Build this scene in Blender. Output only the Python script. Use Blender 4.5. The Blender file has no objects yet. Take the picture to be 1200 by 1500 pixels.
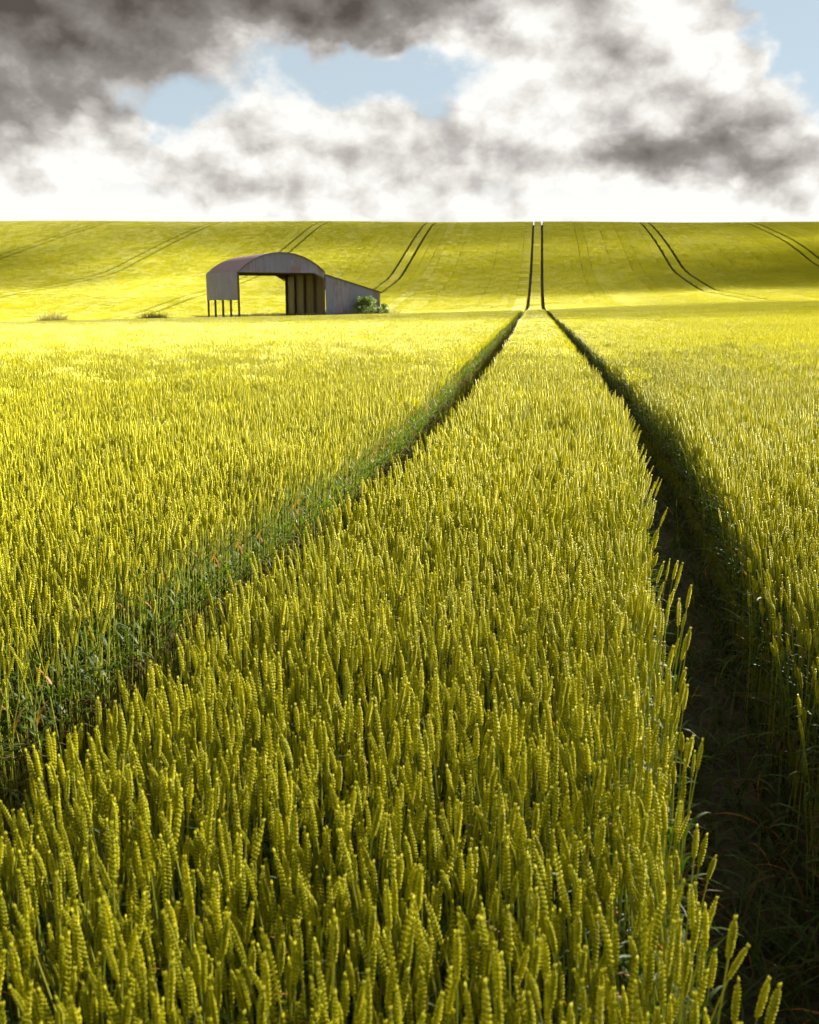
import bpy, bmesh, math, random
import numpy as np
from mathutils import Vector, Matrix, Euler

random.seed(7); rng = np.random.default_rng(11)
sc = bpy.context.scene
C = sc.collection

# ------------------------------------------------------------------ camera
CAM_Z = 1.78
PITCH = math.atan(310/1500)                 # photograph is 1200x1500, level line at row 440
cam_d = bpy.data.cameras.new('camera'); cam = bpy.data.objects.new('camera', cam_d); C.objects.link(cam)
cam.location = (0, 0, CAM_Z); cam.rotation_euler = (math.pi/2-PITCH, 0, 0)
cam_d.sensor_fit = 'VERTICAL'; cam_d.sensor_height = 36; cam_d.lens = 36
cam_d.clip_start = 0.05; cam_d.clip_end = 20000
cam_d.dof.use_dof = True; cam_d.dof.focus_distance = 7.0; cam_d.dof.aperture_fstop = 7.0
sc.camera = cam
sc.render.resolution_x = 819; sc.render.resolution_y = 1024

# ------------------------------------------------------------------ sun, exposure
SUN_AZ, SUN_EL = math.radians(52), math.radians(25)      # azimuth to the right of straight ahead
sl = bpy.data.lights.new('sun', 'SUN'); sl.energy = 5.0; sl.angle = math.radians(0.6); sl.color = (1, .94, .80)
so = bpy.data.objects.new('sun', sl); C.objects.link(so)
sdir = Vector((math.sin(SUN_AZ)*math.cos(SUN_EL), math.cos(SUN_AZ)*math.cos(SUN_EL), math.sin(SUN_EL)))
so.rotation_euler = sdir.to_track_quat('Z', 'Y').to_euler(); so.location = sdir*400
sc.view_settings.view_transform = 'Standard'; sc.view_settings.look = 'None'
sc.view_settings.exposure = 2.78; sc.view_settings.gamma = 1; sc.view_settings.use_curve_mapping = False
cy = sc.cycles
cy.max_bounces = 4; cy.diffuse_bounces = 3; cy.glossy_bounces = 1; cy.transmission_bounces = 3
cy.transparent_max_bounces = 8; cy.volume_bounces = 1; cy.caustics_reflective = False; cy.caustics_refractive = False
cy.use_denoising = True

# ------------------------------------------------------------------ node helper
class NT:
    def __init__(s, nt): s.nt = nt; s.n = nt.nodes; s.l = nt.links
    def put(s, sock, v):
        if isinstance(v, bpy.types.NodeSocket): s.l.new(v, sock)
        elif v is not None: sock.default_value = v
    def node(s, t, **kw):
        nd = s.n.new(t)
        for k, v in kw.items(): setattr(nd, k, v)
        return nd
    def m(s, op, a, b=None, c=None, clamp=False):
        nd = s.node('ShaderNodeMath', operation=op, use_clamp=clamp)
        s.put(nd.inputs[0], a); s.put(nd.inputs[1], b)
        if c is not None: s.put(nd.inputs[2], c)
        return nd.outputs[0]
    def vm(s, op, a, b=None):
        nd = s.node('ShaderNodeVectorMath', operation=op); s.put(nd.inputs[0], a); s.put(nd.inputs[1], b)
        return nd.outputs[0]
    def mix(s, f, a, b):
        nd = s.node('ShaderNodeMix', data_type='RGBA'); s.put(nd.inputs[0], f); s.put(nd.inputs[6], a); s.put(nd.inputs[7], b)
        return nd.outputs[2]
    def noise(s, vec, scale, detail=4, rough=.55, color=False, dist=0):
        nd = s.node('ShaderNodeTexNoise'); s.put(nd.inputs['Vector'], vec)
        nd.inputs['Scale'].default_value = scale; nd.inputs['Detail'].default_value = detail
        nd.inputs['Roughness'].default_value = rough; nd.inputs['Distortion'].default_value = dist
        return nd.outputs['Color' if color else 'Fac']
    def smooth(s, v, a, b, lo=0., hi=1.):
        nd = s.node('ShaderNodeMapRange', interpolation_type='SMOOTHSTEP'); s.put(nd.inputs[0], v)
        nd.inputs[1].default_value = a; nd.inputs[2].default_value = b; nd.inputs[3].default_value = lo; nd.inputs[4].default_value = hi
        return nd.outputs[0]
    def lin(s, v, a, b, lo=0., hi=1.):
        nd = s.node('ShaderNodeMapRange'); s.put(nd.inputs[0], v)
        nd.inputs[1].default_value = a; nd.inputs[2].default_value = b; nd.inputs[3].default_value = lo; nd.inputs[4].default_value = hi
        return nd.outputs[0]
    def xyz(s, x, y, z):
        nd = s.node('ShaderNodeCombineXYZ'); s.put(nd.inputs[0], x); s.put(nd.inputs[1], y); s.put(nd.inputs[2], z)
        return nd.outputs[0]

def srgb(r, g, b):
    f = lambda c: (c/255/12.92) if c <= 10 else ((c/255+.055)/1.055)**2.4
    return (f(r), f(g), f(b), 1)

# ------------------------------------------------------------------ world: sky with broken cloud
def px_dir(x, y):                       # a place in the photograph -> azimuth, elevation
    d = Vector((x-600, 750-y, -1500)); d.rotate(Euler((math.pi/2-PITCH, 0, 0)))
    d.normalize(); return math.atan2(d.x, d.y), math.asin(d.z)

w = bpy.data.worlds.new('World'); sc.world = w; w.use_nodes = True
T = NT(w.node_tree); w.node_tree.nodes.clear()
tc = T.node('ShaderNodeTexCoord'); sep = T.node('ShaderNodeSeparateXYZ'); T.l.new(tc.outputs['Generated'], sep.inputs[0])
az = T.m('ARCTAN2', sep.outputs[0], sep.outputs[1])
el = T.m('ARCSINE', T.m('MINIMUM', T.m('MAXIMUM', sep.outputs[2], -1.), 1.))
P3 = tc.outputs['Generated']                                  # direction, seamless
P3s = T.vm('MULTIPLY', P3, (1, 1, 1.35))
def vma(a, b, c):
    nd = T.node('ShaderNodeVectorMath', operation='MULTIPLY_ADD'); T.put(nd.inputs[0], a); T.put(nd.inputs[1], b); T.put(nd.inputs[2], c); return nd.outputs[0]
def puffs(vec, scale, detail):
    nd = T.node('ShaderNodeTexVoronoi', feature='F1'); nd.normalize = True; T.put(nd.inputs['Vector'], vec)
    nd.inputs['Scale'].default_value = scale; nd.inputs['Detail'].default_value = detail; nd.inputs['Roughness'].default_value = .55; nd.inputs['Lacunarity'].default_value = 2.3
    return nd.outputs['Distance']
wc1 = T.noise(P3s, 6, 3, .55, color=True)
wc2 = T.noise(P3s, 24, 3, .6, color=True)
W1, W2 = (.12, .09, 0), (.050, .045, 0)
AE = vma(wc2, W2, vma(wc1, W1, T.xyz(T.m('SUBTRACT', az, (W1[0]+W2[0])/2), T.m('SUBTRACT', el, (W1[1]+W2[1])/2), 0.)))
Q = vma(wc2, (.035, .035, .035), P3s)                           # ragged edges for the puffs
# clouds in view: place (px, py), size, cover, darkness
CL = [(0, 25, 280, 88, 1.2, 1.05), (340, -25, 230, 62, .9, .75), (610, -28, 170, 60, 1.0, .85), (30, 165, 150, 42, .6, .50), (80, 235, 200, 60, .7, .06), (245, 160, 55, 75, -.45, -.20), (520, 105, 170, 55, -.4, -.1),
      (295, 245, 75, 45, .9, .38), (450, 205, 130, 75, .75, .10), (600, 240, 140, 60, .7, .20), (830, 70, 130, 120, 1.0, .02), (990, 120, 150, 110, 1.0, .06),
      (900, 228, 170, 38, .9, .52), (1080, 245, 140, 50, .9, .42), (915, 85, 50, 45, .1, .26), (1050, 70, 60, 40, .1, .22), (1190, 30, 90, 70, -.9, .0)]
tot = None
for x, y, rx, ry, am, dkn in CL:
    a0, e0 = px_dir(x, y); ra, re = rx/1500, ry/1500
    q = vma(AE, (1/ra, 1/re, 0), (-a0/ra, -e0/re, 0))
    nd = T.node('ShaderNodeVectorMath', operation='DOT_PRODUCT'); T.put(nd.inputs[0], q); T.put(nd.inputs[1], q)
    g = T.m('POWER', 1/math.e, nd.outputs['Value'])
    tot = vma(g, (am, dkn, 0), tot if tot is not None else (0, 0, 0))
n1 = T.noise(P3s, 9, 6, .60)
LIT = (.010, .004, .024)                                        # towards the light
p0 = puffs(Q, 11, 3.0); p1 = puffs(T.vm('ADD', Q, LIT), 11, 1.0)
n1s = T.noise(T.vm('ADD', P3s, LIT), 9, 2, .58)
relief = T.m('MULTIPLY_ADD', T.m('SUBTRACT', p1, p0), .8, T.m('MULTIPLY', T.m('SUBTRACT', n1, n1s), 1.0))   # + where it faces the light
# clouds outside the frame: plain noise cover with the same mean
offn = T.smooth(T.noise(P3s, 3.2, 2, .6), .36, .60)
inframe = T.m('MULTIPLY', T.smooth(T.m('ABSOLUTE', az), .42, .62, 1., 0.), T.smooth(el, .28, .42, 1., 0.))
mv = T.node('ShaderNodeMix', data_type='VECTOR'); T.put(mv.inputs[0], inframe); T.put(mv.inputs[4], T.vm('MULTIPLY', offn, (1, .45, 0))); T.put(mv.inputs[5], tot)
sp = T.node('ShaderNodeSeparateXYZ'); T.l.new(mv.outputs[1], sp.inputs[0])
dens = T.m('MULTIPLY_ADD', T.m('SUBTRACT', n1, .5), 1.3, sp.outputs[0])
dens = T.m('MULTIPLY_ADD', T.m('SUBTRACT', .42, p0), .9, dens)
haze = T.smooth(el, .085, .15, 1., 0.)                           # bright cloud bank low over the hill
cover = T.m('MAXIMUM', T.smooth(dens, .18, .62), T.m('MULTIPLY', haze, 1.))
darkn = T.m('MULTIPLY_ADD', T.m('SUBTRACT', n1, .5), .25, sp.outputs[1])
darkn = T.m('MULTIPLY_ADD', relief, -1.7, darkn)
dk = T.lin(T.m('MULTIPLY_ADD', haze, -.20, darkn), .0, 1.25)
cr = T.node('ShaderNodeValToRGB'); T.l.new(dk, cr.inputs[0])
stops = [(0, srgb(253, 252, 248)), (.10, srgb(238, 235, 228)), (.28, srgb(200, 195, 190)), (.52, srgb(152, 146, 140)), (1, srgb(90, 82, 76))]
while len(cr.color_ramp.elements) < len(stops): cr.color_ramp.elements.new(.5)
for e_, (p, c) in zip(cr.color_ramp.elements, stops): e_.position = p; e_.color = c
CLOUD_GAIN = 0.150
cbg = T.node('ShaderNodeBackground'); T.l.new(cr.outputs[0], cbg.inputs[0]); cbg.inputs[1].default_value = CLOUD_GAIN
sky = T.node('ShaderNodeTexSky', sky_type='NISHITA'); sky.sun_disc = False
sky.sun_elevation = SUN_EL; sky.sun_rotation = SUN_AZ; sky.air_density = 1.0; sky.dust_density = .6; sky.ozone_density = .6; sky.altitude = 2500
sbg = T.node('ShaderNodeBackground'); T.l.new(T.mix(.9, sky.outputs[0], (1.5, 1.74, 1.82, 1)), sbg.inputs[0])      # thin high veil over the blue
sbg.inputs[1].default_value = 0.05
mx = T.node('ShaderNodeMixShader'); T.l.new(cover, mx.inputs[0]); T.l.new(sbg.outputs[0], mx.inputs[1]); T.l.new(cbg.outputs[0], mx.inputs[2])
w.cycles.sampling_method = 'MANUAL'; w.cycles.sample_map_resolution = 512
wo = T.node('ShaderNodeOutputWorld'); T.l.new(mx.outputs[0], wo.inputs[0])

# ------------------------------------------------------------------ terrain
PHI = math.atan(.1208)                      # heading of the tramlines, to the right of straight ahead
cP, sP = math.cos(PHI), math.sin(PHI)
PY = np.array([-60, 0, 60, 85, 100, 115, 130, 145, 157, 165, 178, 193, 207, 222, 234, 242, 250, 258, 300, 400, 900.])
PZ = np.array([0, 0, 0, .01, .12, .30, .55, 1.15, 2.25, 3.1, 4.75, 7.95, 11.3, 14.8, 17.3, 18.5, 19.1, 19.3, 18.5, 12, -60.])
def _mono():
    h = np.diff(PY); d = np.diff(PZ)/h; m = np.zeros_like(PY); m[0] = d[0]; m[-1] = d[-1]
    for i in range(1, len(PY)-1):
        m[i] = 0 if d[i-1]*d[i] <= 0 else (h[i-1]+h[i])/(h[i-1]/d[i]+h[i]/d[i-1])*1.0
    return m
PM = _mono()
def prof(y):
    y = np.clip(y, PY[0], PY[-1]); i = np.clip(np.searchsorted(PY, y, 'right')-1, 0, len(PY)-2)
    h = PY[i+1]-PY[i]; t = (y-PY[i])/h
    return (2*t**3-3*t**2+1)*PZ[i]+(t**3-2*t**2+t)*h*PM[i]+(-2*t**3+3*t**2)*PZ[i+1]+(t**3-t**2)*h*PM[i+1]
def sstep(a, b, x):
    t = np.clip((x-a)/(b-a), 0, 1); return t*t*(3-2*t)
def ground(x, y):
    x = np.asarray(x, float); y = np.asarray(y, float)
    k = .0235*sstep(12, 85, y) - .0165*sstep(115, 150, y) - .009*sstep(190, 240, y)
    xx = 75*np.tanh(x/75)
    dip = np.interp(y, [78, 90, 100, 115, 130, 145], [0, -.12, -.42, -.92, -.88, 0])*(1-sstep(5, 35, x))
    bowl = .0006*xx*xx*sstep(105, 140, y)*(1-sstep(188, 240, y))
    und = .10*np.sin(x*.11+.7)*np.sin(y*.07)*sstep(25, 60, y)
    return prof(y) + k*xx + und + dip + bowl
def gz(x, y): return float(ground(x, y))
OV = np.array([0, 1.6, 2.6, 4.1, 6.5, 9.6, 14, 25, 60, 90, 1000.]); OO = np.array([-.43, -.41, -.34, -.25, -.07, .08, .10, .10, .03, 0, 0])
def lane_off(v): return np.interp(v, OV, OO)
def uv2xy(u, v):
    u = u + lane_off(v); return u*cP+v*sP, -u*sP+v*cP

# ------------------------------------------------------------------ materials
def newmat(name):
    m = bpy.data.materials.new(name); m.use_nodes = True; m.node_tree.nodes.clear()
    t = NT(m.node_tree); out = t.node('ShaderNodeOutputMaterial'); return m, t, out
def leafy(name, c_lo, c_hi, trans, trans_gain, rough=.45, spec=.4, big=None):
    m, t, out = newmat(name)
    at = t.node('ShaderNodeAttribute', attribute_name='var').outputs['Fac']
    oi = t.node('ShaderNodeObjectInfo').outputs['Random']
    v = t.m('ADD', t.m('MULTIPLY', at, .93), t.m('MULTIPLY', oi, .07))
    geo = t.node('ShaderNodeNewGeometry').outputs['Position']
    nz = t.noise(geo, .13, 2, .5)
    v = t.m('ADD', t.m('MULTIPLY', v, .85), t.m('MULTIPLY', t.m('SUBTRACT', nz, .35), .3), clamp=True)
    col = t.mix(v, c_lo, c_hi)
    if big: col = t.mix(t.m('GREATER_THAN', at, .955), col, big)
    p = t.node('ShaderNodeBsdfPrincipled'); t.put(p.inputs['Base Color'], col)
    p.inputs['Roughness'].default_value = rough; p.inputs['Specular IOR Level'].default_value = spec
    tr = t.node('ShaderNodeBsdfTranslucent'); t.put(tr.inputs[0], t.vm('MULTIPLY', col, trans_gain))
    ms = t.node('ShaderNodeMixShader'); ms.inputs[0].default_value = trans
    t.l.new(p.outputs[0], ms.inputs[1]); t.l.new(tr.outputs[0], ms.inputs[2]); t.l.new(ms.outputs[0], out.inputs[0])
    return m
M_ear = leafy('wheat_ear', (.20, .24, .005, 1), (.80, .735, .014, 1), .40, (1.2, 1.15, .5), .42, .3)
M_stem = leafy('wheat_stem', (.20, .24, .02, 1), (.38, .38, .04, 1), .3, (1.2, 1.2, .6), .5, .4)
M_leaf = leafy('wheat_leaf', (.028, .055, .007, 1), (.085, .12, .013, 1), .40, (1.3, 1.4, .5), .55, .2, big=(.32, .14, .03, 1))
M_dry = leafy('dry_leaf', (.05, .035, .012, 1), (.13, .09, .03, 1), .25, (1, .9, .7), .75, .12)
M_bush = leafy('bush_leaf', (.045, .085, .015, 1), (.16, .20, .03, 1), .4, (1.3, 1.4, .5), .4, .5)
M_grass = leafy('rough_grass', (.12, .12, .025, 1), (.27, .22, .06, 1), .35, (1.1, 1.1, .6), .5, .3)

M_soil, t, out = newmat('soil')
geo = t.node('ShaderNodeNewGeometry').outputs['Position']
p = t.node('ShaderNodeBsdfPrincipled'); p.inputs['Roughness'].default_value = .95
nn = t.noise(geo, 14, 6, .65); t.put(p.inputs['Base Color'], t.mix(t.smooth(nn, .3, .7), (.028, .019, .010, 1), (.075, .05, .028, 1)))
bp = t.node('ShaderNodeBump'); bp.inputs['Distance'].default_value = .03; t.l.new(nn, bp.inputs['Height']); t.l.new(bp.outputs[0], p.inputs['Normal'])
t.l.new(p.outputs[0], out.inputs[0])

def metal_mat(name, base, rust, amount):
    m, t, out = newmat(name)
    co = t.node('ShaderNodeTexCoord').outputs['Object']; oi = t.node('ShaderNodeObjectInfo').outputs['Random']
    wp = t.node('ShaderNodeNewGeometry').outputs['Position']
    stre = t.noise(t.vm('MULTIPLY', wp, (2.6, 2.6, .22)), 1.6, 5, .65)
    pat = t.noise(wp, .9, 5, .6)
    f = t.smooth(t.m('ADD', t.m('MULTIPLY', stre, .6), t.m('ADD', t.m('MULTIPLY', pat, .4), t.m('MULTIPLY', oi, .16))), .5-amount, .72-amount)
    b2 = t.mix(oi, tuple(c*.82 for c in base[:3])+(1,), tuple(min(1, c*1.15) for c in base[:3])+(1,))
    col = t.mix(f, b2, rust)
    p = t.node('ShaderNodeBsdfPrincipled'); t.put(p.inputs['Base Color'], col)
    t.put(p.inputs['Metallic'], t.m('MULTIPLY', t.m('SUBTRACT', 1., f), .35)); p.inputs['Roughness'].default_value = .55
    t.l.new(p.outputs[0], out.inputs[0]); return m
M_clad = metal_mat('weathered_tin', (.20, .21, .36, 1), (.16, .12, .17, 1), .0)
M_inner = metal_mat('dimmed_brown_tin', (.12, .09, .09, 1), (.09, .05, .04, 1), .15)  # brown tin, darkened to put the dim barn interior into its colour
M_roof = metal_mat('rusty_roof_tin', (.22, .17, .23, 1), (.17, .085, .085, 1), .10)
M_steel = metal_mat('rusted_steel', (.09, .07, .065, 1), (.10, .055, .04, 1), .2)
M_conc, t, out = newmat('concrete'); p = t.node('ShaderNodeBsdfPrincipled'); p.inputs['Roughness'].default_value = .9
t.put(p.inputs['Base Color'], t.mix(t.noise(t.node('ShaderNodeNewGeometry').outputs['Position'], 6, 4), (.42, .41, .37, 1), (.6, .58, .52, 1))); t.l.new(p.outputs[0], out.inputs[0])
M_wood, t, out = newmat('bark'); p = t.node('ShaderNodeBsdfPrincipled'); p.inputs['Roughness'].default_value = .9
t.put(p.inputs['Base Color'], t.mix(t.noise(t.node('ShaderNodeNewGeometry').outputs['Position'], 20, 4), (.05, .035, .02, 1), (.11, .085, .06, 1))); t.l.new(p.outputs[0], out.inputs[0])

# ------------------------------------------------------------------ mesh helpers
def mesh_np(name, V, F, mats, fm=None, var=None, smooth=True):
    me = bpy.data.meshes.new(name)
    me.from_pydata([tuple(v) for v in np.asarray(V)], [], [tuple(int(i) for i in f) for f in F])
    for m in (mats if isinstance(mats, (list, tuple)) else [mats]): me.materials.append(m)
    if fm is not None: me.polygons.foreach_set('material_index', np.asarray(fm, dtype=np.int32))
    if smooth: me.polygons.foreach_set('use_smooth', np.ones(len(me.polygons), dtype=bool))
    if var is not None:
        a = me.attributes.new('var', 'FLOAT', 'POINT'); a.data.foreach_set('value', np.asarray(var, dtype=np.float32))
    me.update(); return me
class MB:                                   # collects shapes, then one mesh
    def __init__(s): s.V = []; s.F = []; s.M = []; s.var = []
    def add(s, V, F, m=0, var=.5):
        o = len(s.V); s.V += [tuple(v) for v in V]; s.F += [tuple(i+o for i in f) for f in F]
        s.M += [m]*len(F); s.var += [var]*len(V)
    def join(s, o, M4=None, var=None):
        k = len(s.V)
        if M4 is None: s.V += o.V
        else:
            A_ = np.array(M4); P_ = np.asarray(o.V)@A_[:3, :3].T+A_[:3, 3]; s.V += [tuple(q) for q in P_]
        s.F += [tuple(i+k for i in f) for f in o.F]; s.M += o.M; s.var += (o.var if var is None else [var]*len(o.V))
    def box(s, c, d, m=0, rot=None):
        x, y, z = d[0]/2, d[1]/2, d[2]/2
        V = [Vector((i*x, j*y, k*z)) for i in (-1, 1) for j in (-1, 1) for k in (-1, 1)]
        if rot is not None: V = [rot@v for v in V]
        V = [v+Vector(c) for v in V]
        s.add(V, [(0, 1, 3, 2), (4, 6, 7, 5), (0, 4, 5, 1), (2, 3, 7, 6), (0, 2, 6, 4), (1, 5, 7, 3)], m)
    def bar(s, a, b, wx, wy, m=0):
        a = Vector(a); b = Vector(b); d = b-a; q = d.to_track_quat('Z', 'Y').to_matrix()
        s.box((a+b)/2, (wx, wy, d.length), m, q)
    def tube(s, pts, rad, n=4, m=0, var=.5):
        pts = [Vector(p) for p in pts]; V = []; F = []
        for i, p in enumerate(pts):
            d = (pts[min(i+1, len(pts)-1)]-pts[max(i-1, 0)]).normalized()
            ax = d.orthogonal().normalized() if abs(d.z) < .9 else Vector((1, 0, 0)); ax = (ax-d*ax.dot(d)).normalized(); by = d.cross(ax)
            for k in range(n):
                an = 2*math.pi*k/n; V.append(p+(ax*math.cos(an)+by*math.sin(an))*rad[i])
        for i in range(len(pts)-1):
            for k in range(n): F.append((i*n+k, i*n+(k+1) % n, (i+1)*n+(k+1) % n, (i+1)*n+k))
        s.add(V, F, m, var)
    def mesh(s, name, mats, smooth=True): return mesh_np(name, s.V, s.F, mats, s.M, s.var, smooth)
    def build(s, name, mats, parent=None, smooth=False):
        return obj(name, s.mesh(name, mats, smooth), parent)
def obj(name, me, parent=None):
    o = bpy.data.objects.new(name, me); C.objects.link(o)
    if parent: o.parent = parent
    return o
def tag(o, label=None, cat=None, group=None, kind=None):
    for k, v in (('label', label), ('category', cat), ('group', group), ('kind', kind)):
        if v: o[k] = v
    return o
def empty(name, loc, rz=0):
    o = bpy.data.objects.new(name, None); C.objects.link(o); o.location = loc; o.rotation_euler = (0, 0, rz); o.empty_display_size = .2; return o

# ------------------------------------------------------------------ ground sheet
xs = np.unique(np.concatenate([np.linspace(-900, -110, 30), np.linspace(-110, 110, 111), np.linspace(110, 900, 30)]))
ys = np.unique(np.concatenate([np.linspace(-200, 0, 15), np.linspace(0, 300, 221), np.linspace(300, 900, 25)]))
GX, GY = np.meshgrid(xs, ys); GZ = ground(GX, GY)
V = np.stack([GX, GY, GZ], -1).reshape(-1, 3); nx = len(xs)
F = [(j*nx+i, j*nx+i+1, (j+1)*nx+i+1, (j+1)*nx+i) for j in range(len(ys)-1) for i in range(nx-1)]
g = obj('ground', mesh_np('ground', V, F, M_soil)); tag(g, 'dark soil of the rolling field under the wheat', 'ground', kind='structure')

# ------------------------------------------------------------------ wheat: the plant
UP = Vector((0, 0, 1))
def stem_curve(h, lean, nod, aa):
    """points up the stalk; leans and nods towards angle aa"""
    d = Vector((math.cos(aa), math.sin(aa), 0)); pts = []
    for i in range(9):
        s_ = i/8; pts.append(d*(lean*s_**1.6+nod*max(0, s_-.72)**2*8)+UP*(h*s_-nod*max(0, s_-.72)**2*2.5))
    return pts
def interp_curve(pts, s_):
    f = s_*(len(pts)-1); i = min(int(f), len(pts)-2); p = pts[i].lerp(pts[i+1], f-i); d = (pts[i+1]-pts[i]).normalized(); return p, d
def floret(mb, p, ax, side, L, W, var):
    """pointed husk, four sided"""
    b = ax.cross(side).normalized(); s2 = b.cross(ax).normalized()
    V = [p]
    for f_, wf in ((.28, .9), (.62, 1.0)):
        for k in range(4):
            an = k*math.pi/2+.4; V.append(p+ax*(L*f_)+(s2*math.cos(an)+b*math.sin(an))*(W*.5*wf))
    V.append(p+ax*L+side*(L*.06))
    F = [(0, 1+(k+1) % 4, 1+k) for k in range(4)]+[(1+k, 1+(k+1) % 4, 5+(k+1) % 4, 5+k) for k in range(4)]+[(5+k, 5+(k+1) % 4, 9) for k in range(4)]
    mb.add(V, F, 0, var); mb.var[-10:] = [var*.35]+[var*.6]*4+[min(1, var*.85+.12)]*4+[min(1, var*.5+.6)]  # greener base, yellow tip; also paints in crevice shade and lit beads
def ear_mesh(pts, L, fat, twist, R, nodes=11):
    """ear on top of the curve's last 14 %: two ranks of spikelets, three husks each"""
    mb = MB(); base, d = pts[-2], (pts[-1]-pts[-2]).normalized()
    p0 = pts[-1]; bend = Vector((d.x, d.y, 0))*.5
    side0 = Vector((math.cos(twist), math.sin(twist), 0))
    mb.tube([p0, p0+d*L*.5, p0+d*L+bend*L*.25], [.0016, .0014, .0008], 3, 0, .3)
    n = nodes*2; ripe = R.gauss(.5, .17)
    for i in range(n):
        s_ = i/(n-1); p = p0+d*(L*s_*.90)+bend*(L*.25*s_*s_); dd = (d+bend*.5*s_).normalized()
        sd = side0*(1 if i % 2 else -1); sd = (sd-dd*sd.dot(dd)).normalized(); fr = dd.cross(sd)
        env = fat*(.72+.55*math.sin(math.pi*min(1, .14+.78*s_))) * (1 if s_ < .85 else 1-.35*(s_-.85)/.15)
        for q in (-1, 0, 1):
            ax = (dd+sd*(.34 if q else .46)+fr*(q*.32)).normalized()
            pp = p+sd*(.0011*env)+fr*(q*.0011*env)+dd*(0 if q else .002)
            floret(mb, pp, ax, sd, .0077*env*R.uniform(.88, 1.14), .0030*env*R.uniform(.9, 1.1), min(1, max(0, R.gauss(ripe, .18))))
    top = p0+d*(L*.93)+bend*(L*.24)
    for q in (-1, 1): floret(mb, top, (d+bend+side0*.2*q).normalized(), side0, .012, .0046, .6)
    return mb
def leaf_mesh(p, az_, L, W, up, droop, m, R, n=5, var=.5):
    d = Vector((math.cos(az_), math.sin(az_), 0)); sd = Vector((-d.y, d.x, 0)); mb = MB(); V = []; F = []
    pos = Vector(p); el_ = up; tw = R.uniform(-.8, .8)
    for i in range(n+1):
        s_ = i/n; wd = W*(.55+.45*min(1, s_*4))*(1-s_**2.2)
        a2 = sd*math.cos(tw*s_)+UP*math.sin(tw*s_)
        V += [pos-a2*wd/2, pos+a2*wd/2]
        pos = pos+(d*math.cos(el_)+UP*math.sin(el_))*(L/n); el_ -= droop/n
    for i in range(n): F.append((2*i, 2*i+1, 2*i+3, 2*i+2))
    mb.add(V, F, m, var); return mb
EARL = .086
def plant(seed, high=True):
    R = random.Random(seed); h = R.uniform(.645, .74); aa = math.pi*.9+R.gauss(0, 1.1)
    pts = stem_curve(h, abs(R.gauss(.025, .022)), abs(R.gauss(.012, .014)), aa)
    L = EARL*R.uniform(.72, 1.18); ear = ear_mesh(pts, L, R.uniform(.82, 1.14), R.uniform(0, 3.14), R)
    st = MB(); st.tube([pts[0], pts[3], pts[6], pts[8]], [.0022, .0020, .0016, .0014], 4, 0, R.random())
    lv = []
    for s_, Lf, W in ((R.uniform(.62, .76), R.uniform(.10, .16), .011), (R.uniform(.45, .58), R.uniform(.16, .24), .012), (R.uniform(.25, .4), R.uniform(.15, .25), .010)):
        q, _ = interp_curve(pts, s_); lv.append(leaf_mesh(q, R.uniform(0, 6.28), Lf, W, R.uniform(.9, 1.35), R.uniform(.8, 2.6), 0, R, var=R.random()))
    return ear, st, lv
N_HI = 14
near_parts = [plant(100+i) for i in range(N_HI)]
SRC = bpy.data.collections.new('crop_sources')          # never linked to the scene: only shapes to scatter
WM = [M_ear, M_stem, M_leaf, M_dry]
def joined(ear, st, lv, name):
    mb = MB()
    for src, m in [(ear, 0), (st, 1)]+[(l, 2) for l in lv[:2]]+[(lv[2], 3)]:
        k = len(mb.M); mb.join(src); mb.M[k:] = [m]*(len(mb.M)-k)
    o = bpy.data.objects.new(name, mb.mesh(name, WM)); SRC.objects.link(o); return o
for i, (e_, s_, l_) in enumerate(near_parts): joined(e_, s_, l_, 'a0%02d' % i)

def lod_ear(mb, pts, L, r, rings, var):
    p0 = pts[-1]; d = (pts[-1]-pts[-2]).normalized(); V = []; F = []; bend = Vector((d.x, d.y, 0))*.1
    for i in range(rings):
        s_ = i/(rings-1); rr = r*(.5+.6*math.sin(math.pi*min(1, .18+.8*s_)))*(1.22 if i % 2 else .78); c = p0+d*(L*s_)+bend*(L*s_*s_)
        if i == rings-1: rr *= .3
        for k in range(4):
            an = k*math.pi/2+(math.pi/4 if i % 2 else 0); V.append(c+Vector((math.cos(an)*rr, math.sin(an)*rr, 0)))
    for i in range(rings-1):
        for k in range(4): F.append((i*4+k, i*4+(k+1) % 4, (i+1)*4+(k+1) % 4, (i+1)*4+k))
    mb.add(V, F, 0, var)
def tile(seed, size, n, rings, rad, name, leaves):
    R = random.Random(seed); mb = MB(); k = int(math.ceil(math.sqrt(n)))
    for a in range(k):
        for b in range(k):
            x = ((a+R.uniform(.02, .98))/k-.5)*size; y = ((b+R.uniform(.02, .98))/k-.5)*size
            h = .70*min(1.09, R.gauss(1.02, .03)-abs(R.gauss(0, .08))); aa = math.pi*.9+R.gauss(0, 1.1); var = min(1, max(0, R.gauss(.5, .24)))
            pts = [q+Vector((x, y, 0)) for q in stem_curve(h, abs(R.gauss(.025, .022)), abs(R.gauss(.012, .014)), aa)]
            pts = [pts[0], pts[5], pts[7], pts[8]]
            lod_ear(mb, pts, EARL*R.uniform(.85, 1.12), rad, rings, var)
            mb.tube([pts[0], pts[1], pts[3]], [.0024, .002, .0016], 3, 1, var)
            for _ in range(leaves if leaves >= 1 else (1 if R.random() < leaves else 0)):
                q, _d = interp_curve(pts, R.uniform(.4, .85)); q.z = R.uniform(.28, .58)
                l = leaf_mesh(q, R.uniform(0, 6.28), R.uniform(.14, .24), .013, R.uniform(.8, 1.35), R.uniform(.8, 2.4), 2 if q.z > .36 else 3, R, 3, R.random()); mb.join(l)
    o = bpy.data.objects.new(name, mb.mesh(name, WM)); SRC.objects.link(o)
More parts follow.
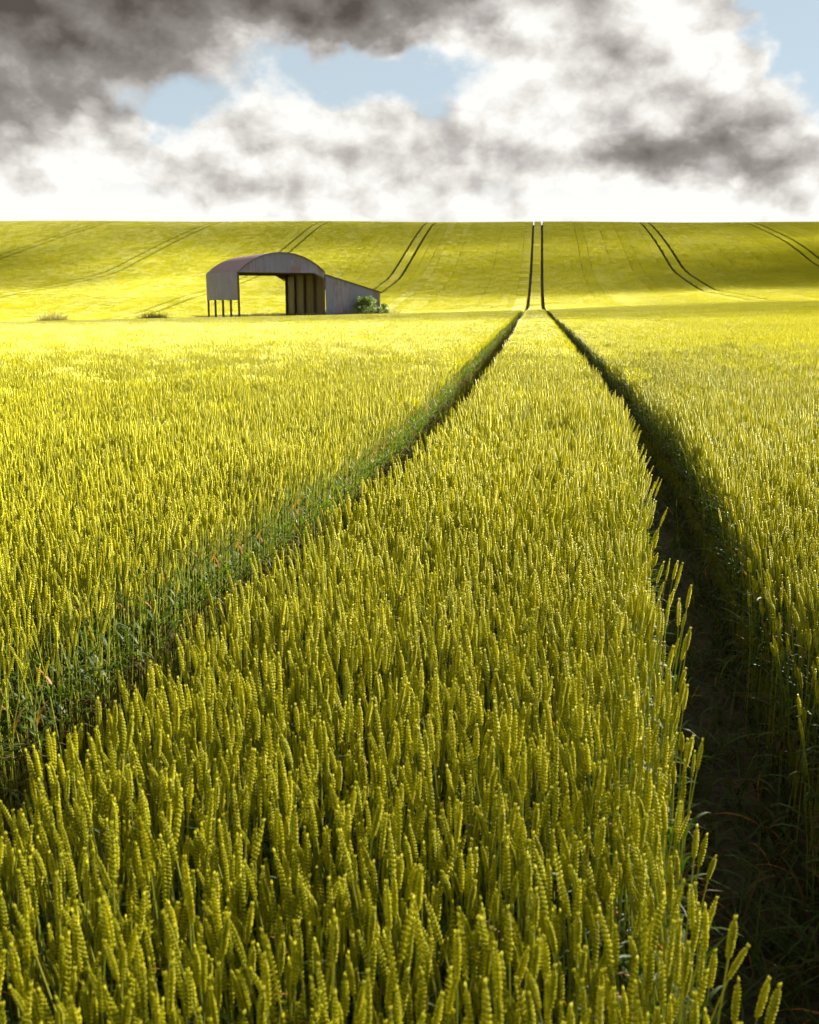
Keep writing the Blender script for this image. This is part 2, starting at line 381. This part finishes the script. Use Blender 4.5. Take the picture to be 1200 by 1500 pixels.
def hi_tile(seed, size, n, name):
    R = random.Random(seed); mb = MB(); k = int(round(math.sqrt(n)))
    for a in range(k):
        for b in range(k):
            e_, s_, l_ = near_parts[R.randrange(N_HI)]; sc_ = R.uniform(.94, 1.06)
            M4 = Matrix.Translation((((a+R.uniform(.02, .98))/k-.5)*size, ((b+R.uniform(.02, .98))/k-.5)*size, 0)) @ Euler((R.gauss(0, .035), R.gauss(0, .035), R.gauss(0, .9))).to_matrix().to_4x4() @ Matrix.Diagonal((sc_, sc_, sc_*min(1.09, R.gauss(1.02, .03)-abs(R.gauss(0, .08))), 1))
            for src, m in [(e_, 0), (s_, 1)]+[(l, 2) for l in l_[:2]]+[(l_[2], 3)]:
                q = len(mb.M); mb.join(src, M4); mb.M[q:] = [m]*(len(mb.M)-q)
    o = bpy.data.objects.new(name, mb.mesh(name, WM)); SRC.objects.link(o)
N_HT = 5
for i in range(N_HT): hi_tile(200+i, .33, 121, 'aa%02d' % i)
N_MID, N_FAR = 6, 5
for i in range(N_MID): tile(300+i, .33, 121, 8, .0043, 'b%02d' % i, 2)
for i in range(N_FAR): tile(500+i, 1.0, 900, 4, .0049, 'c%02d' % i, .6)

# ------------------------------------------------------------------ scatter with geometry nodes (stuff only)
def gn_group(coll):
    ng = bpy.data.node_groups.new('scatter', 'GeometryNodeTree')
    ng.interface.new_socket('Geometry', in_out='INPUT', socket_type='NodeSocketGeometry'); ng.interface.new_socket('Geometry', in_out='OUTPUT', socket_type='NodeSocketGeometry')
    N = ng.nodes; L = ng.links; gi = N.new('NodeGroupInput'); go = N.new('NodeGroupOutput')
    ci = N.new('GeometryNodeCollectionInfo'); ci.inputs['Collection'].default_value = coll; ci.inputs['Separate Children'].default_value = True; ci.inputs['Reset Children'].default_value = True
    mp = N.new('GeometryNodeMeshToPoints'); L.new(gi.outputs[0], mp.inputs['Mesh'])
    io = N.new('GeometryNodeInstanceOnPoints'); L.new(mp.outputs[0], io.inputs['Points']); L.new(ci.outputs[0], io.inputs['Instance']); io.inputs['Pick Instance'].default_value = True
    for nm, dt, sk in (('idx', 'INT', 'Instance Index'), ('rot', 'FLOAT_VECTOR', 'Rotation'), ('scl', 'FLOAT_VECTOR', 'Scale')):
        a = N.new('GeometryNodeInputNamedAttribute'); a.data_type = dt; a.inputs['Name'].default_value = nm; L.new(a.outputs[0], io.inputs[sk])
    L.new(io.outputs[0], go.inputs[0]); return ng
def scatter(name, P_, idx, rot, scl, ng, label, cat):
    me = bpy.data.meshes.new(name); n = len(P_); me.vertices.add(n); me.vertices.foreach_set('co', np.asarray(P_, np.float32).ravel())
    a = me.attributes.new('idx', 'INT', 'POINT'); a.data.foreach_set('value', np.asarray(idx, np.int32))
    a = me.attributes.new('rot', 'FLOAT_VECTOR', 'POINT'); a.data.foreach_set('vector', np.asarray(rot, np.float32).ravel())
    a = me.attributes.new('scl', 'FLOAT_VECTOR', 'POINT'); a.data.foreach_set('vector', np.asarray(scl, np.float32).ravel())
    me.update(); o = obj(name, me); md = o.modifiers.new('scatter', 'NODES'); md.node_group = ng
    return tag(o, label, cat, kind='stuff')
NG = gn_group(SRC)

# ------------------------------------------------------------------ layout of the crop
STRIP, LANE_OUT, BOOM = .73, 1.24, 24.0
LANE_OUT_L = 1.36                       # the left track is trodden wider
# barn frame
BO = Vector((-18.25, 112.0)); BX = Vector((.906, .42)).normalized(); BYv = Vector((-BX.y, BX.x))
BW, BL, LW = 9.7, 13.5, 6.67
def barn_ts(x, y): return (x-BO.x)*BX.x+(y-BO.y)*BX.y, (x-BO.x)*BYv.x+(y-BO.y)*BYv.y
def in_yard(x, y):
    t_, s_ = barn_ts(x, y)
    barn = (t_ > -2.0) & (t_ < BW+LW+2.2) & (s_ > -2.2) & (s_ < BL+2.0)
    verge = (t_ <= -2.0) & (t_ > -70) & (s_ > -1.2) & (s_ < 2.6)
    return barn | verge
def clump(x, y): return .5*np.sin(x*1.9+1.3*np.sin(y*1.1))+.5*np.sin(y*2.3+1.7*np.sin(x*1.4+.5))
# faint drilling misses inside each 24 m bout
RR = random.Random(4); misses = {}
for k in range(-8, 9): misses[k] = sorted(RR.sample([2.9, 4.6, 6.1, 7.9, 9.6, 11.4, 13.1, 14.6, 16.4, 18.1, 19.9, 21.3], 6))

# --- near plants one by one, v from -0.6 to 12 m
VN = 4.5
dens_n = 1180
area_u = (-6.8, 6.8); n_try = int((area_u[1]-area_u[0])*(VN+.6)*dens_n)
side_n = 1/math.sqrt(dens_n)
gu, gv = np.meshgrid(np.arange(area_u[0], area_u[1], side_n), np.arange(-.6, VN, side_n))
gu = gu.ravel()+rng.uniform(-.5, .5, gu.size)*side_n; gv = gv.ravel()+rng.uniform(-.5, .5, gv.size)*side_n
au = np.abs(gu); edge_j = rng.normal(0, .022, gu.size)
lane_o = np.where(gu < 0, LANE_OUT_L, LANE_OUT)
keep = (au+edge_j < STRIP) | (au+edge_j*2 > lane_o)
X, Y = uv2xy(gu, gv); keep &= (np.abs(X) < .46*np.maximum(Y, 0)+1.3)
gu, gv, X, Y = gu[keep], gv[keep], X[keep], Y[keep]
n = len(gu); Z = ground(X, Y)
lane_o = np.where(gu < 0, LANE_OUT_L, LANE_OUT); dl = np.minimum(np.abs(np.abs(gu)-STRIP), np.abs(np.abs(gu)-lane_o))      # distance to a lane
hs = 1.02+.03*clump(X, Y)+rng.normal(0, .03, n)-np.abs(rng.normal(0, .08, n)) - .10*np.exp(-dl/.05)*rng.random(n) - .09*np.exp(-np.maximum(np.abs(gu)-lane_o, 0)/.16)*(np.abs(gu) > lane_o-.1)
idx = rng.integers(0, N_HI, n)
rot = np.stack([rng.normal(0, .035, n), rng.normal(0, .035, n), rng.normal(0, .9, n)], 1)
scl = np.stack([np.ones(n), np.ones(n), hs], 1)*rng.uniform(.94, 1.06, n)[:, None]
# the 300 that show largest are things of their own
th = PITCH; ez = Z+hs*.74-CAM_Z
zc = Y*math.cos(th)-ez*math.sin(th); yc = Y*math.sin(th)+ez*math.cos(th)
pxx = 600+1500*X/np.maximum(zc, .01); pyy = 750-1500*yc/np.maximum(zc, .01)
vis = (zc > .3) & (pxx > -10) & (pxx < 1210) & (pyy < 1490) & (pyy > 0)
order = np.argsort(np.where(vis, zc, 1e9)); near300 = order[:300]
rest = np.ones(n, bool); rest[near300] = False
part_meshes = []
for i, (e_, s_, l_) in enumerate(near_parts):
    part_meshes.append((e_.mesh('ear', [M_ear]), s_.mesh('stem', [M_stem]), [q.mesh('leaf', [M_leaf if j < 2 else M_dry]) for j, q in enumerate(l_)]))
for j in near300:
    e0 = empty('wheat_stalk', (X[j], Y[j], Z[j])); e0.rotation_euler = rot[j]; e0.scale = scl[j]
    tag(e0, 'one of the nearest wheat stalks, its ear large in the bottom foreground', 'wheat stalk', 'nearest wheat stalks in the foreground')
    em, sm, lm = part_meshes[idx[j]]
    obj('ear', em, e0); obj('stem', sm, e0)
    for q in lm: obj('leaf', q, e0)
PN = [np.stack([X, Y, Z], 1)[rest]]; IN = [idx[rest]]; RN = [rot[rest]]; SN = [scl[rest]]

# --- tiles from 12 m on
def strips(far):
    """lateral spans (u0, u1) between lanes and, on the hill, faint drilling misses"""
    out_ = []; si, lo = (.66, 1.22) if far else (STRIP, LANE_OUT)
    for k in range(-7, 8):
        c = k*BOOM; out_.append((c-si, c+si, k))
        cuts = [lo]+([x for m_ in misses[k] for x in (m_-.07, m_+.07)] if far else [])+[BOOM-(LANE_OUT_L if (k == -1 and not far) else lo)]
        for a, b in zip(cuts[::2], cuts[1::2]): out_.append((c+a, c+b, k))
    return out_
def tiles(v0, v1, size, base, nvar, first_miss=True):
    Ps, Is, Rs, Ss = [], [], [], []
    vs = np.arange(v0+size/2, v1, size)
    for (a, b, k) in strips(v0 >= 110):
        m_ = max(1, round((b-a)/size)); wu = (b-a)/m_
        us = a+wu*(np.arange(m_)+.5)
        U, W_ = np.meshgrid(us, vs); U = U.ravel(); W_ = W_.ravel()
        x, y = uv2xy(U, W_)
        ok = (np.abs(x) < .43*np.maximum(y, 0)+4) & ~in_yard(x, y) & (y < 266)
        # crop ends: nothing visible in the dip hidden behind the near crest is dropped, all is kept
        x, y, U = x[ok], y[ok], U[ok]; q = len(x)
        if not q: continue
        z = ground(x, y); e_ = .4; sx = (ground(x+e_, y)-ground(x-e_, y))/(2*e_); sy = (ground(x, y+e_)-ground(x, y-e_))/(2*e_)
        flip = rng.integers(0, 2, q)*math.pi
        # shear is left out: tilt each tile with the ground, heading along the tramlines
        yaw = -PHI+flip; s_ = np.where(flip > 1, -1, 1)
        uxd = sx*cP-sy*sP; vyd = sx*sP+sy*cP
        Rs.append(np.stack([np.arctan(vyd)*s_, -np.arctan(uxd)*s_, yaw], 1)); Ps.append(np.stack([x, y, z], 1))
        ii = rng.integers(0, nvar, q)+base
        if base == N_HI:                                              # detail thins out gradually with distance
            ii = np.where(rng.random(q) < sstep(8, 27, np.hypot(x, y)), N_HI+N_HT+rng.integers(0, N_MID, q), ii)
        Is.append(ii)
        fd = 1-.75*sstep(60, 120, y); hh = 1.0+fd*(.03*clump(x*.6, y*.6)+rng.normal(0, .02, q)); db = np.abs(U-BOOM*np.round(U/BOOM)); hh = hh-.08*np.exp(-(db-LANE_OUT)/.25)*(db > LANE_OUT)*(size < .9)
        Ss.append(np.stack([np.full(q, wu/size*1.02), np.full(q, 1.02), hh], 1))
    return np.concatenate(Ps), np.concatenate(Is), np.concatenate(Rs), np.concatenate(Ss)
for (v0, v1, size, base, nv) in ((VN, 44.1, .33, N_HI, N_HT), (44.1, 110.1, 1.0, N_HI+N_HT+N_MID, N_FAR)):
    a, b, c, d = tiles(v0, v1, size, base, nv); PN.append(a); IN.append(b); RN.append(c); SN.append(d)
scatter('wheat_crop', np.concatenate(PN), np.concatenate(IN), np.concatenate(RN), np.concatenate(SN), NG,
        'yellow green ripening wheat of the near field split by two wheel tracks', 'wheat')
a, b, c, d = tiles(110.1, 272, 1.0, N_HI+N_HT+N_MID, N_FAR)
scatter('hillside_wheat', a, b, c, d, NG, 'yellow green wheat covering the far hillside with curving tramlines', 'wheat')

# ------------------------------------------------------------------ stray leaves, stalks and litter in the wheel tracks
SRC2 = bpy.data.collections.new('track_sources')
for i in range(8):
    R = random.Random(800+i); mb = MB()
    for _ in range(R.randint(3, 6)):
        dry = R.random() < .12
        mb.join(leaf_mesh((R.uniform(-.03, .03), R.uniform(-.03, .03), R.uniform(0, .05)), R.uniform(0, 6.28), R.uniform(.15, .42), R.uniform(.008, .016),
                          R.uniform(.6, 1.5), R.uniform(.6, 2.8), 3 if dry else 2, R, 6, R.random()))
    o = bpy.data.objects.new('a%02d' % i, mb.mesh('a%02d' % i, WM)); SRC2.objects.link(o)
for i in range(4):
    R = random.Random(900+i); mb = MB()
    for _ in range(R.randint(4, 7)):
        a0 = R.uniform(0, 6.28); mb.join(leaf_mesh((R.uniform(-.08, .08), R.uniform(-.08, .08), R.uniform(.004, .02)), a0, R.uniform(.10, .3), R.uniform(.004, .010), R.uniform(-.05, .25), R.uniform(.05, .5), 3, R, 4, R.random()))
    o = bpy.data.objects.new('b%02d' % i, mb.mesh('b%02d' % i, WM)); SRC2.objects.link(o)
for i in range(3): 
    e_, s_, l_ = near_parts[i]; o = joined(e_, s_, l_, 'c%02d' % i); SRC.objects.unlink(o); SRC2.objects.link(o)
Pl, Il, Rl, Sl = [], [], [], []
for sgn in (-1, 1):
    q = 3200; v = .9+34*rng.random(q)**2.1; off = rng.uniform(-.24, .24, q)
    kind = rng.choice([0, 1, 2], q, p=[.80, .196, .004]); u = sgn*((STRIP+(LANE_OUT if sgn > 0 else LANE_OUT_L))/2+np.where(kind == 1, off, np.sign(off)*np.abs(off)**.7*.24**.3))
    x, y = uv2xy(u, v); z = ground(x, y)
    Pl.append(np.stack([x, y, z], 1)); Il.append(np.where(kind == 0, rng.integers(0, 8, q), np.where(kind == 1, 8+rng.integers(0, 4, q), 12+rng.integers(0, 3, q))))
    Rl.append(np.stack([rng.normal(0, .15, q), rng.normal(0, .15, q), rng.uniform(0, 6.28, q)], 1))
    s_ = rng.uniform(.35, .85, q); s_ = np.where(kind == 2, rng.uniform(.45, .8, q), s_); Sl.append(np.stack([s_, s_, s_], 1))
scatter('track_litter', np.concatenate(Pl), np.concatenate(Il), np.concatenate(Rl), np.concatenate(Sl), gn_group(SRC2),
        'stray green leaves and dry litter on the floor of the wheel tracks', 'litter')

# ------------------------------------------------------------------ the barn
RZ = math.atan2(BX.y, BX.x)
bz = min(gz(BO.x, BO.y), gz(BO.x+BX.x*(BW+LW), BO.y+BX.y*(BW+LW)), gz(BO.x+BYv.x*BL, BO.y+BYv.y*BL))-.05
barn = empty('dutch_barn', (BO.x, BO.y, bz), RZ)
tag(barn, 'rusty open Dutch barn with arched roof and lean-to at the foot of the hill', 'barn')
def loc_z(t_, s_): return gz(BO.x+BX.x*t_+BYv.x*s_, BO.y+BX.y*t_+BYv.y*s_)-bz
EAVE = 3.06+CAM_Z-bz; RISE = 2.02; CLADB = CAM_Z-bz+.03
LEH = CAM_Z-bz+.92
Rarc = (BW**2/4+RISE**2)/(2*RISE); half = math.asin(BW/2/Rarc)
def arc(f): # f 0..1 left to right
    a = -half+2*half*f; return BW/2+Rarc*math.sin(a), EAVE+RISE-Rarc+Rarc*math.cos(a)
def arc_z(t_): return EAVE+RISE-Rarc+math.sqrt(max(0, Rarc**2-(t_-BW/2)**2))
def post(parent, t_, s_, top, wx=.2, wy=.2):
    b = loc_z(t_, s_)-.2; mb = MB()                               # I-section: two flanges and a web
    for q in (-1, 1): mb.box((t_, s_+q*(wy/2-.02), (b+top)/2), (wx, .04, top-b))
    mb.box((t_, s_, (b+top)/2), (.05, wy-.09, top-b)); return mb.build('post', [M_steel], parent)
SS = [BL*i/4 for i in range(5)]
for t_ in (0, BW):
    for s_ in SS: post(barn, t_, s_+(.12 if s_ == 0 else (-.12 if s_ == BL else 0)), EAVE-.05)
for s_ in (0.12, BL/2, BL-.12): post(barn, BW+LW-.12, s_, LEH-.08, .16, .16)
# roof: ribs and purlins, with curved sheets
mb = MB()
for s_ in [.05]+SS[1:4]+[BL-.05]:
    for i in range(12):
        a, b = arc(i/12), arc((i+1)/12); mb.bar((a[0], s_, a[1]-.10), (b[0], s_, b[1]-.10), .08, .10)
    mb.bar((0, s_, EAVE-.08), (BW, s_, EAVE-.08), .09, .12)
    for f_ in (.25, .5, .75):
        a = arc(f_); mb.bar((a[0], s_, EAVE-.02), (a[0], s_, a[1]-.16), .05, .05)
for f_ in (.02, .2, .4, .6, .8, .98):
    a = arc(f_); mb.bar((a[0], .1, a[1]-.035), (a[0], BL-.1, a[1]-.035), .06, .05)
roof = mb.build('roof_frame', [M_steel], barn)
def sheet(name, fn, nu, nv, parent, mat):
    """fn(a,b,wave) -> point; corrugated across a"""
    V = []; F = []
    for i in range(nu+1):
        for j in range(nv+1): V.append(fn(i/nu, j/nv, (1 if i % 2 else -1)))
    for i in range(nu):
        for j in range(nv): F.append((i*(nv+1)+j, (i+1)*(nv+1)+j, (i+1)*(nv+1)+j+1, i*(nv+1)+j+1))
    me = mesh_np(name, V, F, mat, smooth=True); return obj(name, me, parent)
NB = 10
for i in range(NB):
    for k in range(3):
        s0, s1 = -.22+(BL+.44)*i/NB, -.22+(BL+.44)*(i+1)/NB+.03; f0, f1 = k/3-(.012 if k == 0 else .006), (k+1)/3+(.012 if k == 2 else .006); lift = .02+.006*(i % 2)+.010*(k % 2)
        def fn(a, b, wv):
            an = -half+2*half*(f0+(f1-f0)*b); r = Rarc+lift+.018*wv; return (BW/2+r*math.sin(an), s0+(s1-s0)*a, EAVE+RISE-Rarc+r*math.cos(an))
        sheet('roof_sheet', fn, 10, 5, roof, M_roof)
# edge trim round the front and rear arch
for s_ in (-.25, BL+.25):
    mb = MB()
    for i in range(24):
        a, b = arc(i/24), arc((i+1)/24); mb.bar((a[0], s_, a[1]+.005), (b[0], s_, b[1]+.005), .10, .05)
    mb.build('verge_trim', [M_steel], roof)
# gables: clad from the arch down to the eave line, knee piece at the right
def gable(s_, sg):
    mb = MB(); y = s_+sg*.05
    mb.bar((.1, s_+sg*.02, EAVE-.03), (BW-.1, s_+sg*.02, EAVE-.03), .08, .12)
    mb.bar((.1, s_+sg*.02, EAVE+.75), (BW-.1, s_+sg*.02, EAVE+.75), .05, .05) if False else None
    for t0, t1 in ((BW-.12, BW-1.3),): mb.bar((t0, s_-sg*.02, EAVE-.75), (t1, s_-sg*.02, EAVE-.05), .10, .10)
    fr = mb.build('gable_frame', [M_steel], barn); m_ = 10
    for i in range(m_):
        t0, t1 = .02+(BW-.04)*i/m_, .02+(BW-.04)*(i+1)/m_+.02; off = .004*(i % 2)
        def fn(a, b, wv):
            t_ = min(BW-.02, t0+(t1-t0)*a); zt = arc_z(t_)-.03; zb = EAVE-.12
            if t_ > BW-1.15: zb -= .55*(t_-(BW-1.15))/1.15
            return (t_, y+sg*(.06+off)+.014*wv, zb+(zt-zb)*b)
        sheet('gable_sheet', fn, 10, 2, fr, M_clad)
gable(0, -1); gable(BL, 1)
def wall(a, b, zt0, zt1, zb0, zb1, nsheet, nrm, nm='wall', mat=None):
    """clad wall from plan point a to b; tops and bottoms interpolate"""
    a = Vector(a); b = Vector(b); d = b-a; mb = MB()
    for f_ in (.06, .5, .94):
        za = zb0+(zt0-zb0)*f_; zb_ = zb1+(zt1-zb1)*f_; mb.bar((a.x, a.y, za), (b.x, b.y, zb_), .07, .07)
    fr = mb.build(nm+'_frame', [M_steel], barn)
    for i in range(nsheet):
        g0, g1 = i/nsheet, min(1, (i+1)/nsheet+.012); off = .05+.005*(i % 2); jb = random.uniform(-.04, .04)
        def fn(p_, q_, wv):
            g_ = g0+(g1-g0)*p_; pt = a+d*g_; o_ = off+.014*wv; zt = zt0+(zt1-zt0)*g_; zb = zb0+(zb1-zb0)*g_+jb
            return (pt.x+nrm[0]*o_, pt.y+nrm[1]*o_, zb+(zt-zb)*q_)
        sheet(nm+'_sheet', fn, 10, 3, fr, mat or M_clad)
wall((-.10, .0), (-.10, BL), EAVE-.02, EAVE-.02, CLADB, CLADB, 12, (-1, 0), 'side_wall')          # left side, open below
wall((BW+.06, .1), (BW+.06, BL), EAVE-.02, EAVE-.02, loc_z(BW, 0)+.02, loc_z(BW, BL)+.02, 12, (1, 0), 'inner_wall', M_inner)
# lean-to: front, outer side, mono-pitch roof
LB = loc_z(BW+LW/2, 0)
wall((BW+.14, -.02), (BW+LW, -.02), EAVE-.28, LEH-.05, LB+.28, LB+.36, 7, (0, -1), 'lean_to_wall')
wall((BW+LW+.02, .0), (BW+LW+.02, BL), LEH-.06, LEH-.06, loc_z(BW+LW, 0)+.25, loc_z(BW+LW, BL)+.25, 12, (1, 0), 'lean_to_wall')
mb = MB()
for s_ in (.1, BL/2, BL-.1): mb.bar((BW+.1, s_, EAVE-.33), (BW+LW, s_, LEH-.12), .1, .08)
lr = mb.build('lean_to_roof_frame', [M_steel], barn)
for i in range(NB):
    s0, s1 = -.18+(BL+.36)*i/NB, -.18+(BL+.36)*(i+1)/NB+.03; lift = .006*(i % 2)
    def fn(a, b, wv): return (BW+.05+(LW+.15)*b, s0+(s1-s0)*a, (EAVE-.22)+(LEH-.02-EAVE+.22)*b+lift+.018*wv)
    sheet('roof_sheet', fn, 10, 3, lr, M_roof)
mb = MB(); mb.bar((BW+.05, -.2, EAVE-.24), (BW+LW+.22, -.2, LEH-.05), .07, .10); mb.build('verge_trim', [M_steel], lr)

# pale block by the rear post
blk = MB(); t_, s_ = 1.1, BL-.6; x, y = BO.x+BX.x*t_+BYv.x*s_, BO.y+BX.y*t_+BYv.y*s_
bm = bmesh.new(); bmesh.ops.create_cube(bm, size=1); bmesh.ops.scale(bm, vec=(.9, .6, .75), verts=bm.verts); bmesh.ops.bevel(bm, geom=bm.edges[:], offset=.06, segments=2, affect='EDGES')
bmesh.ops.translate(bm, vec=(0, 0, .36), verts=bm.verts)
me = bpy.data.meshes.new('pale_block'); bm.to_mesh(me); bm.free(); me.materials.append(M_conc)
o = obj('pale_block', me); o.location = (x, y, gz(x, y)); o.rotation_euler = (0, 0, RZ+.2); tag(o, 'small pale block beside the rear posts of the barn', 'block')

# ------------------------------------------------------------------ bush at the lean-to
def bush(loc, rx, ry, h, n, seed, label):
    R = random.Random(seed); root = empty('bush', loc); tag(root, label, 'bush')
    ends = []
    for i in range(9):
        a = R.uniform(0, 6.28); q = Vector((math.cos(a)*rx*R.uniform(.2, .75), math.sin(a)*ry*R.uniform(.2, .75), h*R.uniform(.55, .9)))
        mb = MB(); mb.tube([(q.x*.05, q.y*.05, -.1), (q.x*.4, q.y*.4, q.z*.5), tuple(q)], [.05, .035, .012], 5); mb.build('stem', [M_wood], root); ends.append(q)
    cl = []
    for i in range(150):
        a = R.uniform(0, 6.28); r = R.random()**.5; zf = R.random()
        rr = math.sqrt(max(0, 1-(zf*.95)**2.2)); cl.append((Vector((math.cos(a)*r*rx*rr, math.sin(a)*r*ry*rr, h*(.1+.85*zf))), R.uniform(.15, .36), R.random()))
    mb = MB()
    for i in range(n):
        c, cr_, cv = R.choice(cl); d = Vector((R.gauss(0, 1), R.gauss(0, 1), R.gauss(0, 1))).normalized()*cr_*R.uniform(.3, 1.0); p_ = c+d
        if p_.z < 0: p_.z = .05
        nn = (d.normalized()+Vector((R.gauss(0, .5), R.gauss(0, .5), R.gauss(.4, .5)))).normalized(); u_ = nn.orthogonal().normalized(); u_.rotate(Matrix.Rotation(R.uniform(0, 6.28), 3, nn)); v_ = nn.cross(u_)
        L_ = R.uniform(.08, .16); W_ = L_*.55
        mb.add([p_-u_*L_/2, p_+v_*W_/2+nn*.01, p_+u_*L_/2, p_-v_*W_/2+nn*.01], [(0, 1, 2), (0, 2, 3)], 0, min(1, max(0, cv*.6+R.gauss(.2, .2))))
    mb.build('foliage', [M_bush], root); return root
def at_ts(t_, s_): 
    x, y = BO.x+BX.x*t_+BYv.x*s_, BO.y+BX.y*t_+BYv.y*s_; return (x, y, gz(x, y))
bush(at_ts(14.05, -1.6), 1.95, 1.2, 3.0, 12000, 5, 'round green bush growing against the lean-to end of the barn')
bush(at_ts(16.55, -.9), .7, .6, 2.0, 2400, 6, 'small yellow green shrub at the outer corner of the lean-to')

# ------------------------------------------------------------------ rough grass on the barn floor and verge
SRC3 = bpy.data.collections.new('verge_sources')
for i in range(6):
    R = random.Random(1200+i); mb = MB()
    for _ in range(26):
        mb.join(leaf_mesh((R.gauss(0, .12), R.gauss(0, .12), 0), R.uniform(0, 6.28), R.uniform(.3, .75), R.uniform(.012, .022), R.uniform(1.0, 1.5), R.uniform(.3, 1.6), 0, R, 4, R.random()))
    o = bpy.data.objects.new('a%02d' % i, mb.mesh('a%02d' % i, [M_grass])); SRC3.objects.link(o)
q = 5200; t1 = rng.uniform(-2, BW+LW+2, q); s1 = rng.uniform(-2.2, BL+2, q); q2 = 5200; t2 = rng.uniform(-62, -2, q2); s2 = rng.uniform(-1.2, 2.6, q2)
t_ = np.concatenate([t1, t2]); s_ = np.concatenate([s1, s2]); x = BO.x+BX.x*t_+BYv.x*s_; y = BO.y+BX.y*t_+BYv.y*s_; qq = len(x)
hs = rng.uniform(.9, 1.6, qq)*(1+1.0*np.clip(np.sin(t_*.55)+np.sin(t_*1.3+1)-.6, 0, 1)*(t_ < -1)+.55*((t_ > -1) & (np.abs(s_) < 1.6)))
scatter('verge_grass', np.stack([x, y, ground(x, y)], 1), rng.integers(0, 6, qq), np.stack([rng.normal(0, .1, qq), rng.normal(0, .1, qq), rng.uniform(0, 6.28, qq)], 1),
        np.stack([hs, hs, hs], 1), gn_group(SRC3), 'rough tawny grass on the barn floor and along the verge', 'grass')

# ------------------------------------------------------------------ unseen clouds towards the sun, set to shade foreground, field and hill
M_cloud = bpy.data.materials.new('cloud_vapour'); M_cloud.use_nodes = True; M_cloud.node_tree.nodes.clear()
t = NT(M_cloud.node_tree); out = t.node('ShaderNodeOutputMaterial'); pv = t.node('ShaderNodeVolumePrincipled')
pv.inputs['Color'].default_value = (.97, .97, .97, 1); pv.inputs['Density'].default_value = .06; pv.inputs['Anisotropy'].default_value = .5
t.l.new(pv.outputs[0], out.inputs['Volume'])
def shade_cloud(gx, gy, rx, ry, rz, seed, yaw=0, dist=700):
    R = random.Random(seed); bm = bmesh.new(); bmesh.ops.create_icosphere(bm, subdivisions=4, radius=1)
    ph = [R.uniform(0, 6.28) for _ in range(6)]
    for v in bm.verts:
        c = v.co; k = 1+.14*math.sin(3.1*c.x+ph[0])*math.sin(2.7*c.y+ph[1])+.10*math.sin(6.3*c.x+ph[2]+2*c.z)*math.sin(5.9*c.y+ph[3])+.06*math.sin(12*c.x+ph[4])*math.sin(11*c.y+ph[5])
        v.co = Vector((c.x*rx, c.y*ry, c.z*rz))*k
    me = bpy.data.meshes.new('shade_cloud'); bm.to_mesh(me); bm.free(); me.materials.append(M_cloud)
    o = obj('shade_cloud', me); o.location = Vector((gx, gy, gz(gx, gy)))+sdir*dist; o.rotation_euler = (0, 0, yaw); tag(o, kind='structure'); return o
shade_cloud(0, -14.0, 60, 14.5, 8.6, 1, 0, 260)  # added out of view to darken the foreground like a lens vignette
shade_cloud(-8, 77, 105, 27, 3.2, 2, .06)
shade_cloud(85, 155, 50, 26, 6, 3, -.1)
shade_cloud(-95, 165, 50, 28, 6, 4, .1)
shade_cloud(25, 236, 170, 28, 4.6, 5)
shade_cloud(45, 172, 80, 24, 4.0, 6)
